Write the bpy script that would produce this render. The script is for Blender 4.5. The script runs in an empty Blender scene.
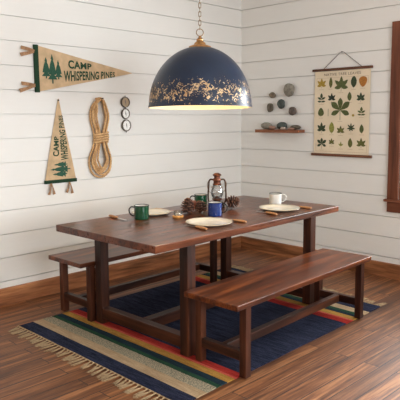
import bpy, bmesh, math, random
from mathutils import Vector, Matrix, noise
random.seed(7)
PI = math.pi
sc = bpy.context.scene
col = sc.collection

# ------------------------------------------------------------------ materials
def nt_new(name):
    m = bpy.data.materials.new(name); m.use_nodes = True
    nt = m.node_tree; b = nt.nodes['Principled BSDF']
    return m, nt, b

def ramp(nt, fac, stops):
    r = nt.nodes.new('ShaderNodeValToRGB'); e = r.color_ramp.elements
    while len(e) < len(stops): e.new(0.5)
    for i, (p, c) in enumerate(stops):
        e[i].position = p; e[i].color = (*c, 1)
    nt.links.new(fac, r.inputs['Fac']); return r.outputs['Color']

def coords(nt, scale=(1, 1, 1), loc=(0, 0, 0), rot=(0, 0, 0)):
    t = nt.nodes.new('ShaderNodeTexCoord'); mp = nt.nodes.new('ShaderNodeMapping')
    mp.inputs['Scale'].default_value = scale; mp.inputs['Location'].default_value = loc
    mp.inputs['Rotation'].default_value = rot
    nt.links.new(t.outputs['Object'], mp.inputs['Vector']); return mp.outputs['Vector']

def noise_n(nt, vec, scale, detail=4, rough=.5, dist=0):
    n = nt.nodes.new('ShaderNodeTexNoise')
    n.inputs['Scale'].default_value = scale; n.inputs['Detail'].default_value = detail
    n.inputs['Roughness'].default_value = rough; n.inputs['Distortion'].default_value = dist
    nt.links.new(vec, n.inputs['Vector']); return n.outputs['Fac']

def math_n(nt, op, a, b=None, clamp=False):
    n = nt.nodes.new('ShaderNodeMath'); n.operation = op; n.use_clamp = clamp
    for i, v in enumerate((a, b)):
        if v is None: continue
        if isinstance(v, (int, float)): n.inputs[i].default_value = v
        else: nt.links.new(v, n.inputs[i])
    return n.outputs[0]

def mix_n(nt, fac, a, b, mode='MIX'):
    n = nt.nodes.new('ShaderNodeMix'); n.data_type = 'RGBA'; n.blend_type = mode
    for i, v in ((0, fac), (6, a), (7, b)):
        if isinstance(v, (int, float)): n.inputs[i].default_value = v
        elif isinstance(v, tuple): n.inputs[i].default_value = (*v, 1)
        else: nt.links.new(v, n.inputs[i])
    return n.outputs[2]

def bump(nt, b, h, strength=.2, dist=.002):
    n = nt.nodes.new('ShaderNodeBump'); n.inputs['Strength'].default_value = strength
    n.inputs['Distance'].default_value = dist
    nt.links.new(h, n.inputs['Height']); nt.links.new(n.outputs['Normal'], b.inputs['Normal'])

def plain(name, c, rough=.5, metal=0., vary=.06, nscale=30, bmp=0., spec=.5):
    m, nt, b = nt_new(name)
    v = coords(nt); f = noise_n(nt, v, nscale, 3)
    lo = tuple(max(0, x * (1 - vary)) for x in c); hi = tuple(min(1, x * (1 + vary)) for x in c)
    nt.links.new(ramp(nt, f, [(.3, lo), (.7, hi)]), b.inputs['Base Color'])
    b.inputs['Roughness'].default_value = rough; b.inputs['Metallic'].default_value = metal
    b.inputs['Specular IOR Level'].default_value = spec
    if bmp: bump(nt, b, f, bmp, .001)
    return m

def wood(name, dark, mid, light, axis='x', rough=.3, fine=60., coat=0., figure=1., spec=.32):
    m, nt, b = nt_new(name); b.inputs['Specular IOR Level'].default_value = spec
    k = {'x': (.06, 1, 1), 'y': (1, .06, 1), 'z': (1, 1, .06)}[axis]
    v = coords(nt, k)
    big = noise_n(nt, v, 9, 4, .55, 1.2 * figure)
    fin = noise_n(nt, v, fine, 6, .65, .2)
    v2 = coords(nt, {'x': (.35, 1, 1), 'y': (1, .35, 1), 'z': (1, 1, .35)}[axis])
    cloud = noise_n(nt, v2, 3.2, 3, .5, .6)
    f = math_n(nt, 'ADD', math_n(nt, 'MULTIPLY', big, .5), math_n(nt, 'ADD', math_n(nt, 'MULTIPLY', fin, .28), math_n(nt, 'MULTIPLY', cloud, .22)))
    nt.links.new(ramp(nt, f, [(.405, dark), (.5, mid), (.605, light)]), b.inputs['Base Color'])
    r = math_n(nt, 'ADD', math_n(nt, 'MULTIPLY', fin, .16), rough - .08)
    nt.links.new(r, b.inputs['Roughness'])
    b.inputs['Coat Weight'].default_value = coat; b.inputs['Coat Roughness'].default_value = .22
    bump(nt, b, fin, .12, .001)
    return m

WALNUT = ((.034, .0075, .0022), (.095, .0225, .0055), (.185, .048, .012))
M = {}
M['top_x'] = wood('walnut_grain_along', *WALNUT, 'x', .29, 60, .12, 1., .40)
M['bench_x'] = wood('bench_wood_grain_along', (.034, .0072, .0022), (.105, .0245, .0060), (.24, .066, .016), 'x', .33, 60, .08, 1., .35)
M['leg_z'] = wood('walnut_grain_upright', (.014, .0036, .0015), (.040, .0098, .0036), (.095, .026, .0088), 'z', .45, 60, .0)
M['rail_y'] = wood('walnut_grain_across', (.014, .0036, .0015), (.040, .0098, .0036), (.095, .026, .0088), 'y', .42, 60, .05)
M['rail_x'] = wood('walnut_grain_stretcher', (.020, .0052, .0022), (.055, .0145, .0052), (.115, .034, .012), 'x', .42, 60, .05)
M['trim_x'] = wood('trim_wood_x', (.11, .040, .014), (.30, .115, .046), (.50, .22, .092), 'x', .45, 40, .0, 1.6)
M['trim_y'] = wood('trim_wood_y', (.11, .040, .014), (.30, .115, .046), (.50, .22, .092), 'y', .45, 40, .0, 1.6)
M['casing_z'] = wood('casing_wood_z', (.080, .022, .010), (.16, .050, .024), (.26, .092, .046), 'z', .42, 40, .0, 1.)
M['casing_y'] = wood('casing_wood_y', (.080, .022, .010), (.16, .050, .024), (.26, .092, .046), 'y', .42, 40, .0, 1.)
M['shelf_y'] = wood('shelf_wood', (.10, .028, .012), (.20, .065, .028), (.32, .13, .06), 'y', .4, 50)
M['rod_y'] = wood('rod_wood', (.08, .030, .015), (.16, .062, .032), (.24, .10, .052), 'y', .4, 50)
M['handle'] = wood('cutlery_handle_wood', (.28, .115, .042), (.52, .25, .10), (.66, .36, .17), 'y', .4, 90)

def floor_mat():
    m, nt, b = nt_new('oak_floorboards')
    t = nt.nodes.new('ShaderNodeTexCoord')
    br = nt.nodes.new('ShaderNodeTexBrick'); br.offset = .37; br.offset_frequency = 2; br.squash = 1
    br.inputs['Scale'].default_value = 1; br.inputs['Brick Width'].default_value = 1.35
    br.inputs['Row Height'].default_value = .104; br.inputs['Mortar Size'].default_value = .0030
    br.inputs['Mortar Smooth'].default_value = .2; br.inputs['Bias'].default_value = 0
    br.inputs['Color1'].default_value = (0, 0, 0, 1); br.inputs['Color2'].default_value = (1, 1, 1, 1)
    br.inputs['Mortar'].default_value = (.5, .5, .5, 1)
    nt.links.new(t.outputs['Object'], br.inputs['Vector'])
    # shift the grain per board
    sep = nt.nodes.new('ShaderNodeVectorMath'); sep.operation = 'MULTIPLY_ADD'
    nt.links.new(br.outputs['Color'], sep.inputs[0]); sep.inputs[1].default_value = (13, 7, 3)
    nt.links.new(t.outputs['Object'], sep.inputs[2])
    mp = nt.nodes.new('ShaderNodeMapping'); mp.inputs['Scale'].default_value = (.045, 1, 1)
    nt.links.new(sep.outputs[0], mp.inputs['Vector'])
    g = noise_n(nt, mp.outputs[0], 14, 5, .6, 1.4)
    fin = noise_n(nt, mp.outputs[0], 75, 5, .7, .3)
    f = math_n(nt, 'ADD', math_n(nt, 'MULTIPLY', g, .45), math_n(nt, 'MULTIPLY', fin, .55))
    c = ramp(nt, f, [(.38, (.060, .019, .0060)), (.50, (.200, .072, .024)), (.61, (.42, .185, .072))])
    tint = ramp(nt, br.outputs['Color'], [(0, (.62, .58, .56)), (.5, (.95, .93, .92)), (1, (1.0, .98, .95))])
    c = mix_n(nt, 1., c, tint, 'MULTIPLY')
    c = mix_n(nt, br.outputs['Fac'], c, (.018, .008, .005))
    nt.links.new(c, b.inputs['Base Color'])
    nt.links.new(math_n(nt, 'ADD', math_n(nt, 'MULTIPLY', fin, .3), .36), b.inputs['Roughness'])
    h = math_n(nt, 'SUBTRACT', math_n(nt, 'MULTIPLY', fin, .35), math_n(nt, 'MULTIPLY', br.outputs['Fac'], 1.))
    bump(nt, b, h, .35, .002)
    return m
M['floor'] = floor_mat()

def paint_mat():
    m, nt, b = nt_new('white_painted_boards')
    v = coords(nt, (.08, .08, 1)); f = noise_n(nt, v, 55, 5, .6)
    g = noise_n(nt, coords(nt), 2.2, 2)
    c = ramp(nt, f, [(.3, (.815, .805, .772)), (.7, (.83, .82, .788))])
    c = mix_n(nt, 1., c, ramp(nt, g, [(.3, (.985, .985, .985)), (.7, (1, 1, 1))]), 'MULTIPLY')
    nt.links.new(c, b.inputs['Base Color']); b.inputs['Roughness'].default_value = .5
    b.inputs['Specular IOR Level'].default_value = .3
    bump(nt, b, f, .12, .001); return m
M['paint'] = paint_mat()
M['bounce_tan'] = plain('unseen_wall_bounce_tan', (.50, .38, .27), .7, vary=.03)  # tone invented for the unseen walls, to cut fill and warm the bounce
M['ceiling'] = plain('ceiling_paint', (.80, .79, .76), .7, vary=.02)

def weave(name, c, c2=None, speck=0.):
    m, nt, b = nt_new(name)
    v = coords(nt)
    w1 = nt.nodes.new('ShaderNodeTexWave'); w1.wave_type = 'BANDS'; w1.bands_direction = 'X'
    w1.inputs['Scale'].default_value = 42; w1.inputs['Distortion'].default_value = 1.2
    w1.inputs['Detail'].default_value = 2
    nt.links.new(v, w1.inputs['Vector'])
    n = noise_n(nt, coords(nt, (1, .10, 1)), 75, 4, .75)
    n2 = noise_n(nt, v, 260, 2, .6)
    f = math_n(nt, 'ADD', math_n(nt, 'MULTIPLY', n, .6), math_n(nt, 'MULTIPLY', n2, .4))
    c2 = c2 or tuple(x * .55 for x in c)
    if speck:
        f = noise_n(nt, coords(nt, (1, .6, 1)), 170, 3, .7)
        col_ = ramp(nt, f, [(.44, c2), (.56, c)])
    else:
        col_ = ramp(nt, f, [(.42, c2), (.58, c)])
    nt.links.new(col_, b.inputs['Base Color']); b.inputs['Roughness'].default_value = .95
    b.inputs['Specular IOR Level'].default_value = .1
    bump(nt, b, math_n(nt, 'ADD', w1.outputs['Fac'], n2), .5, .002); return m
M['navy'] = weave('rug_navy', (.034, .040, .075), (.006, .008, .020))
M['tan'] = weave('rug_tan', (.50, .36, .22), (.34, .23, .13))
M['speck'] = weave('rug_speckled', (.46, .38, .26), (.14, .14, .10), 1)
M['green'] = weave('rug_green', (.030, .085, .045), (.012, .042, .024))
M['dkblue'] = weave('rug_blue_green', (.018, .040, .055), (.008, .015, .026))
M['mustard'] = weave('rug_mustard', (.50, .27, .060), (.30, .15, .03))
M['red'] = weave('rug_red', (.45, .038, .028), (.25, .016, .013))
M['coral'] = weave('rug_coral', (.62, .13, .085), (.42, .05, .035))
M['fringe'] = plain('fringe_cotton', (.37, .26, .15), .95, vary=.3, nscale=90, spec=.1)

M['canvas'] = plain('pennant_canvas', (.60, .43, .262), .9, vary=.16, nscale=14, bmp=.2, spec=.1)
M['felt_tree'] = plain('pennant_tree_green', (.040, .105, .070), .9, vary=.3, nscale=160, spec=.1)
M['felt'] = plain('pennant_green', (.022, .052, .030), .9, vary=.2, nscale=120, spec=.1)
M['felt_dk'] = plain('pennant_lettering_green', (.024, .066, .038), .9, vary=.15, nscale=120, spec=.1)
M['leather'] = plain('leather_tie', (.36, .20, .10), .7, vary=.3, nscale=60)

def rope_mat():
    m, nt, b = nt_new('manila_rope')
    v = coords(nt); n = noise_n(nt, v, 90, 4, .7); n2 = noise_n(nt, v, 12, 2)
    f = math_n(nt, 'ADD', math_n(nt, 'MULTIPLY', n, .65), math_n(nt, 'MULTIPLY', n2, .35))
    nt.links.new(ramp(nt, f, [(.34, (.33, .165, .065)), (.58, (.76, .49, .25))]), b.inputs['Base Color'])
    b.inputs['Roughness'].default_value = .85; b.inputs['Specular IOR Level'].default_value = .15
    bump(nt, b, n, .5, .002); return m
M['rope'] = rope_mat()

def shade_mat():
    # weathered navy enamel with a band of worn gold leaf near the rim
    m, nt, b = nt_new('navy_enamel_gold_leaf')
    v = coords(nt)
    sp = nt.nodes.new('ShaderNodeSeparateXYZ'); nt.links.new(v, sp.inputs[0])
    z = sp.outputs['Z']
    n = noise_n(nt, v, 38, 4, .62, 1.6)
    clump = noise_n(nt, coords(nt, (1, 1, .8)), 13, 2, .5, .5)
    mr = nt.nodes.new('ShaderNodeMapRange'); mr.inputs['From Min'].default_value = .0; mr.inputs['From Max'].default_value = .235
    mr.inputs['To Min'].default_value = 0; mr.inputs['To Max'].default_value = 1
    nt.links.new(z, mr.inputs['Value'])
    dens = ramp(nt, mr.outputs[0], [(0, (.30,) * 3), (.12, (.62,) * 3), (.40, (.82,) * 3), (.66, (.62,) * 3), (.85, (.28,) * 3), (1, (0,) * 3)])
    s = math_n(nt, 'ADD', math_n(nt, 'MULTIPLY', n, 1.), math_n(nt, 'MULTIPLY', clump, .42))
    s = math_n(nt, 'ADD', s, math_n(nt, 'MULTIPLY', dens, .32))
    th = math_n(nt, 'GREATER_THAN', s, 1.012)
    cm = ramp(nt, noise_n(nt, v, 30, 3), [(.3, (.50, .29, .13)), (.7, (.80, .62, .38))])
    base = ramp(nt, noise_n(nt, v, 6, 3), [(.3, (.004, .012, .034)), (.7, (.007, .020, .052))])
    nt.links.new(mix_n(nt, th, base, cm), b.inputs['Base Color'])
    nt.links.new(math_n(nt, 'MULTIPLY', th, .6), b.inputs['Metallic'])
    nt.links.new(math_n(nt, 'ADD', math_n(nt, 'MULTIPLY', noise_n(nt, v, 60, 3), .15), .26), b.inputs['Roughness'])
    return m
M['shade'] = shade_mat()
M['shade_in'] = plain('shade_lining', (.90, .80, .58), .5, vary=.05)
M['gold'] = plain('aged_gold', (.50, .27, .11), .36, 1., vary=.25, nscale=40)
M['chain'] = plain('bronze_chain', (.30, .20, .11), .38, 1., vary=.2)
M['copper'] = plain('lantern_copper', (.16, .060, .035), .4, .8, vary=.3, nscale=50)
M['bronze'] = plain('lantern_bronze', (.075, .042, .026), .38, .9, vary=.3, nscale=50)
M['steel'] = plain('brushed_steel', (.75, .73, .70), .38, 1., vary=.08)
M['iron'] = plain('blackened_iron', (.035, .030, .026), .45, .7)
M['black'] = plain('black_enamel', (.012, .012, .012), .25)
def enamel(name, c, chip=.0):
    m, nt, b = nt_new(name); v = coords(nt); n = noise_n(nt, v, 25, 3)
    cc = ramp(nt, n, [(.3, tuple(x * .9 for x in c)), (.7, c)])
    if chip:
        d = math_n(nt, 'GREATER_THAN', noise_n(nt, v, 220, 2, .4), .72)
        cc = mix_n(nt, d, cc, (.7, .75, .8))
    nt.links.new(cc, b.inputs['Base Color']); b.inputs['Roughness'].default_value = .14
    b.inputs['Coat Weight'].default_value = .3; return m
M['en_green'] = enamel('green_enamel', (.008, .068, .030))
M['en_blue'] = enamel('blue_enamel', (.006, .034, .18), 1)
M['en_white'] = enamel('white_enamel', (.80, .78, .72))
M['plate'] = enamel('cream_enamel', (.80, .74, .60))
M['rim_tan'] = plain('plate_rim', (.45, .36, .24), .3)
M['cone'] = plain('pinecone_scale', (.055, .020, .012), .75, vary=.5, nscale=70)
M['cone_tip'] = plain('pinecone_scale_tip', (.17, .075, .045), .8, vary=.4, nscale=80)
M['cone_red'] = plain('red_brown_cone', (.36, .10, .045), .7, vary=.4, nscale=70)
M['amber'] = plain('amber_wax', (.62, .30, .09), .4, vary=.2)
M['wick'] = plain('wick', (.6, .55, .45), .9)

def glass_mat(name, tint=(1, 1, 1), k=.1):
    m = bpy.data.materials.new(name); m.use_nodes = True; nt = m.node_tree; nt.nodes.clear()
    o = nt.nodes.new('ShaderNodeOutputMaterial'); mx = nt.nodes.new('ShaderNodeMixShader')
    t = nt.nodes.new('ShaderNodeBsdfTransparent'); t.inputs[0].default_value = (*tint, 1)
    g = nt.nodes.new('ShaderNodeBsdfGlossy'); g.inputs['Roughness'].default_value = .16
    lw = nt.nodes.new('ShaderNodeLayerWeight'); lw.inputs[0].default_value = .35
    f = math_n(nt, 'ADD', math_n(nt, 'MULTIPLY', lw.outputs['Fresnel'], .7), k, True)
    nt.links.new(f, mx.inputs[0]); nt.links.new(t.outputs[0], mx.inputs[1]); nt.links.new(g.outputs[0], mx.inputs[2])
    nt.links.new(mx.outputs[0], o.inputs[0]); return m
M['glass'] = glass_mat('clear_glass', (.96, .97, .97), .08)
M['pane'] = glass_mat('window_glass', (.97, .98, .98), .03)
M['dial'] = plain('compass_dial', (.90, .89, .86), .4, vary=.03)
M['dial_tan'] = plain('tan_compass_dial', (.36, .25, .14), .45, vary=.12)
M['case'] = plain('dark_brass_case', (.09, .07, .05), .4, .7, vary=.2)
M['mark'] = plain('dial_marks', (.12, .11, .10), .6)
M['paper'] = plain('aged_paper', (.78, .67, .50), .85, vary=.05, nscale=5, spec=.1)
M['ink'] = plain('brown_ink', (.17, .10, .06), .8)
M['ink_soft'] = plain('soft_brown_ink', (.42, .31, .19), .8)
LEAF = {'G': (.105, .125, .050), 'D': (.058, .078, .044), 'K': (.040, .052, .040), 'O': (.135, .135, .045),
        'L': (.27, .27, .070), 'Y': (.40, .27, .055), 'R': (.42, .18, .045), 'S': (.22, .20, .12)}
for k_, c_ in LEAF.items(): M['leaf' + k_] = plain('printed_leaf_' + {'G': 'green', 'D': 'dark_green', 'K': 'grey_green', 'O': 'olive', 'L': 'lime', 'Y': 'yellow', 'R': 'russet', 'S': 'stem'}[k_], c_, .85, vary=.3, nscale=90, spec=.1)
M['cord'] = plain('dark_cord', (.10, .08, .065), .8)
def stone_mat(name, c, c2):
    m, nt, b = nt_new(name); v = coords(nt); n = noise_n(nt, v, 28, 6, .65, .6)
    nt.links.new(ramp(nt, n, [(.34, c2), (.62, c)]), b.inputs['Base Color']); b.inputs['Roughness'].default_value = .6
    bump(nt, b, n, .2, .002); return m
M['st_grey'] = stone_mat('grey_stone', (.30, .275, .22), (.15, .135, .105))
M['st_tan'] = stone_mat('tan_stone', (.24, .19, .13), (.12, .09, .06))
M['st_olive'] = stone_mat('olive_stone', (.155, .13, .09), (.07, .055, .038))
M['st_dark'] = stone_mat('dark_green_stone', (.075, .095, .085), (.03, .04, .036))
M['st_brown'] = stone_mat('brown_speckled_stone', (.16, .12, .095), (.06, .045, .04))
M['st_pink'] = stone_mat('pink_stone', (.40, .23, .165), (.27, .14, .10))
M['st_pale'] = stone_mat('pale_stone', (.58, .47, .39), (.42, .31, .25))
M['outside'] = plain('garden_lawn', (.16, .22, .08), .95)

# ------------------------------------------------------------------ helpers
def link_mesh(name, bm, mats, parent=None, smooth=False, angle=None):
    me = bpy.data.meshes.new(name)
    bmesh.ops.recalc_face_normals(bm, faces=bm.faces)
    bm.to_mesh(me); bm.free()
    for m in (mats if isinstance(mats, (list, tuple)) else [mats]): me.materials.append(M[m] if isinstance(m, str) else m)
    if smooth:
        for p in me.polygons: p.use_smooth = True
        if angle is not None:
            me.set_sharp_from_angle(angle=math.radians(angle))
    o = bpy.data.objects.new(name, me); col.objects.link(o)
    if parent: o.parent = parent
    return o

def tag(o, label, cat, group=None, kind=None):
    o['label'] = label
    if cat: o['category'] = cat
    if group: o['group'] = group
    if kind: o['kind'] = kind
    return o

def thing(name, label, cat, loc=(0, 0, 0), rot=(0, 0, 0), group=None):
    o = bpy.data.objects.new(name, None); col.objects.link(o); o.empty_display_size = .1
    o.location = loc; o.rotation_euler = rot
    return tag(o, label, cat, group)

def add_box(bm, x0, x1, y0, y1, z0, z1, bev=0., mi=0, seg=1):
    r = bmesh.ops.create_cube(bm, size=1.)
    vs = r['verts']
    for v in vs:
        v.co.x = x0 + (v.co.x + .5) * (x1 - x0); v.co.y = y0 + (v.co.y + .5) * (y1 - y0); v.co.z = z0 + (v.co.z + .5) * (z1 - z0)
    fs = list({f for v in vs for f in v.link_faces})
    for f in fs: f.material_index = mi
    if bev:
        es = list({e for v in vs for e in v.link_edges})
        bmesh.ops.bevel(bm, geom=es, offset=bev, segments=seg, affect='EDGES', profile=.5)

def box(name, mat, parent, *a, bev=0., seg=2):
    bm = bmesh.new(); add_box(bm, *a, bev=bev, seg=seg)
    return link_mesh(name, bm, mat, parent)

def lathe(bm, prof, n=32, mi=0, center=(0, 0, 0), closed=False):
    """revolve (r, z) points about z"""
    rings = []
    for r, z in prof:
        if r < 1e-6: rings.append([bm.verts.new((center[0], center[1], center[2] + z))])
        else: rings.append([bm.verts.new((center[0] + r * math.cos(2 * PI * i / n), center[1] + r * math.sin(2 * PI * i / n), center[2] + z)) for i in range(n)])
    pairs = list(zip(rings[:-1], rings[1:]))
    if closed: pairs.append((rings[-1], rings[0]))
    for a, b in pairs:
        for i in range(n):
            j = (i + 1) % n
            q = [a[i % len(a)], a[j % len(a)], b[j % len(b)], b[i % len(b)]]
            u = []
            for x in q:
                if x not in u: u.append(x)
            if len(u) > 2:
                try:
                    f = bm.faces.new(u); f.material_index = mi
                except ValueError: pass

def tube(bm, pts, r, n=8, mi=0, closed=False, twist=0., lobes=0, lobe=.18):
    """tube along points; r a number or list"""
    pts = [Vector(p) for p in pts]; N = len(pts); rings = []
    up = None
    s = 0.
    for i, p in enumerate(pts):
        a = pts[(i - 1) % N] if (closed or i) else pts[0]; b = pts[(i + 1) % N] if (closed or i < N - 1) else pts[-1]
        t = (b - a).normalized()
        if up is None:
            up = Vector((0, 0, 1)) if abs(t.z) < .9 else Vector((1, 0, 0))
        up = (up - t * up.dot(t)).normalized(); sd = t.cross(up)
        if i: s += (p - pts[i - 1]).length
        rr = r[i] if isinstance(r, (list, tuple)) else r
        ring = []
        for k in range(n):
            ph = 2 * PI * k / n
            q = rr * (1 + (lobe * math.cos(lobes * (ph - s * twist)) if lobes else 0))
            ring.append(bm.verts.new(p + (up * math.cos(ph) + sd * math.sin(ph)) * q))
        rings.append(ring)
    R = rings + ([rings[0]] if closed else [])
    for a, b in zip(R[:-1], R[1:]):
        for k in range(n):
            f = bm.faces.new((a[k], a[(k + 1) % n], b[(k + 1) % n], b[k])); f.material_index = mi
    if not closed:
        for ring in (rings[0], rings[-1]):
            f = bm.faces.new(ring); f.material_index = mi

def prism(bm, pts, y0, y1, mi=0, plane='xz'):
    """extrude a 2D outline; plane xz -> depth y, xy -> depth z"""
    def V(p, d): return (p[0], d, p[1]) if plane == 'xz' else ((d, p[0], p[1]) if plane == 'yz' else (p[0], p[1], d))
    a = [bm.verts.new(V(p, y0)) for p in pts]; b = [bm.verts.new(V(p, y1)) for p in pts]
    n = len(pts)
    for f in ([bm.faces.new(a), bm.faces.new(b[::-1])] + [bm.faces.new((a[i], a[(i + 1) % n], b[(i + 1) % n], b[i])) for i in range(n)]):
        f.material_index = mi
    return

def catmull(P, per=8, closed=False):
    P = [Vector(p) for p in P]; n = len(P); out = []
    rng = range(n if closed else n - 1)
    for i in rng:
        p0 = P[(i - 1) % n] if (closed or i) else P[0]; p1 = P[i]; p2 = P[(i + 1) % n]
        p3 = P[(i + 2) % n] if (closed or i + 2 < n) else P[-1]
        for k in range(per):
            t = k / per
            out.append(.5 * ((2 * p1) + (-p0 + p2) * t + (2 * p0 - 5 * p1 + 4 * p2 - p3) * t * t + (-p0 + 3 * p1 - 3 * p2 + p3) * t ** 3))
    if not closed: out.append(P[-1])
    return out

def copy_tree(o, parent=None):
    c = o.copy(); col.objects.link(c)
    if parent: c.parent = parent
    for ch in list(o.children): copy_tree(ch, c)
    return c

def text_quad(bm, txt, quad, y, mi, bold=.02, spacing=1.0):
    """built-in font outline mapped into the quad (bl, br, tr, tl) in x/z at depth y"""
    cu = bpy.data.curves.new('lettering', 'FONT'); cu.body = txt; cu.offset = bold; cu.resolution_u = 3
    cu.space_character = spacing
    tmp = bpy.data.objects.new('lettering', cu); col.objects.link(tmp)
    dg = bpy.context.evaluated_depsgraph_get()
    me = bpy.data.meshes.new_from_object(tmp.evaluated_get(dg))
    xs = [v.co.x for v in me.vertices]; ys = [v.co.y for v in me.vertices]
    x0, x1, y0, y1 = min(xs), max(xs), min(ys), max(ys)
    bl, br, tr, tl = [Vector(q) for q in quad]
    vs = []
    for v in me.vertices:
        u = (v.co.x - x0) / (x1 - x0); w = (v.co.y - y0) / (y1 - y0)
        p = (bl * (1 - u) + br * u) * (1 - w) + (tl * (1 - u) + tr * u) * w
        vs.append(bm.verts.new((p.x, y, p.y)))
    for pl in me.polygons:
        try:
            f = bm.faces.new([vs[i] for i in pl.vertices]); f.material_index = mi
        except ValueError: pass
    bpy.data.objects.remove(tmp); bpy.data.meshes.remove(me); bpy.data.curves.remove(cu)

# ------------------------------------------------------------------ camera
yaw, pitch, roll = math.radians(45.1171), math.radians(-6.3275), math.radians(-.2751)
fwd = Vector((math.cos(yaw) * math.cos(pitch), math.sin(yaw) * math.cos(pitch), math.sin(pitch)))
rt = Vector((math.sin(yaw), -math.cos(yaw), 0)); upv = rt.cross(fwd)
r2 = rt * math.cos(roll) + upv * math.sin(roll); u2 = -rt * math.sin(roll) + upv * math.cos(roll)
cam = bpy.data.cameras.new('camera'); co = bpy.data.objects.new('camera', cam); col.objects.link(co)
co.matrix_world = Matrix.Translation((-4.9244, -4.2851, 1.4734)) @ Matrix((r2, u2, -fwd)).transposed().to_4x4()
cam.sensor_width = 36; cam.lens = 577.148 / 400 * 36; cam.shift_y = (182.789 - 200) / 400
cam.clip_start = .05; sc.camera = co

# ------------------------------------------------------------------ room shell
X0, Y0, H = -6.9, -6.4, 2.95
BZ, BS = 2.4638, .1894
grooves = [BZ + BS * k for k in range(-14, 4)]
def board_strip(bm, a0, a1, z0, z1, fn, thick=.03):
    """shiplap wall slab: fn(a, depth, z) -> point, depth 0 = face, + = into the wall"""
    prof = [(0, z0)]
    for g in grooves:
        if z0 + .005 < g < z1 - .005:
            prof += [(0, g - .0036), (.020, g - .0030), (.020, g + .0030), (0, g + .0036)]
    prof += [(0, z1), (thick, z1), (thick, z0)]
    A = [bm.verts.new(fn(a0, d, z)) for d, z in prof]; B = [bm.verts.new(fn(a1, d, z)) for d, z in prof]
    n = len(prof)
    for i in range(n): bm.faces.new((A[i], A[(i + 1) % n], B[(i + 1) % n], B[i]))
    bm.faces.new(A); bm.faces.new(B[::-1])
def struct(name, bm, m, parent=None):
    o = link_mesh(name, bm, m, parent)
    if not parent: o['kind'] = 'structure'
    return o
bm = bmesh.new(); board_strip(bm, X0, 0, 0, H, lambda a, d, z: (a, d, z)); struct('wall_left', bm, 'paint')

W1 = (-2.97, -1.887, .735, 2.215)   # window opening on the right wall
W2 = (-5.35, -4.15, .735, 2.215)
bm = bmesh.new(); fr = lambda a, d, z: (d, a, z)
board_strip(bm, W1[1], 0.03, 0, H, fr); board_strip(bm, W2[1], W1[0], 0, H, fr); board_strip(bm, Y0, W2[0], 0, H, fr)
for w in (W1, W2):
    board_strip(bm, w[0], w[1], 0, w[2], fr); board_strip(bm, w[0], w[1], w[3], H, fr)
struct('wall_right', bm, 'paint')
W3 = (-4.6, -1.4, .75, 2.25)        # wide window behind the camera
bm = bmesh.new(); fb = lambda a, d, z: (a, Y0 - d, z)
board_strip(bm, X0, W3[0], 0, H, fb); board_strip(bm, W3[1], 0.03, 0, H, fb)
board_strip(bm, W3[0], W3[1], 0, W3[2], fb); board_strip(bm, W3[0], W3[1], W3[3], H, fb)
struct('wall_back', bm, 'bounce_tan')
W4 = (-3.6, -1.4, .75, 2.25)  # unseen side window, added to let warm fill onto the right wall
bm = bmesh.new(); ff = lambda a, d, z: (X0 - d, a, z)
board_strip(bm, Y0, W4[0], 0, H, ff); board_strip(bm, W4[1], 0.03, 0, H, ff)
board_strip(bm, W4[0], W4[1], 0, W4[2], ff); board_strip(bm, W4[0], W4[1], W4[3], H, ff)
struct('wall_front', bm, 'bounce_tan')
bm = bmesh.new(); add_box(bm, X0 - .03, .03, Y0 - .03, .03, -.05, 0); struct('floor', bm, 'floor')
bm = bmesh.new(); add_box(bm, X0 - .03, .03, Y0 - .03, .03, H, H + .05); struct('ceiling', bm, 'ceiling')

def baseboard(name, pts_fn, m, a0, a1):
    bm = bmesh.new(); prof = [(0, 0), (.020, 0), (.020, .128), (.015, .139), (0, .139)]
    A = [bm.verts.new(pts_fn(a0, d, z)) for d, z in prof]; B = [bm.verts.new(pts_fn(a1, d, z)) for d, z in prof]
    for i in range(5): bm.faces.new((A[i], A[(i + 1) % 5], B[(i + 1) % 5], B[i]))
    bm.faces.new(A); bm.faces.new(B[::-1]); struct(name, bm, m)
baseboard('baseboard_left', lambda a, d, z: (a, -d, z), 'trim_x', X0, 0)
baseboard('baseboard_right', lambda a, d, z: (-d, a, z), 'trim_y', Y0, -.020)
baseboard('baseboard_back', lambda a, d, z: (a, Y0 + d, z), 'trim_x', X0 + .02, -.020)
baseboard('baseboard_front', lambda a, d, z: (X0 + d, a, z), 'trim_y', Y0, -.020)

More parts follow.
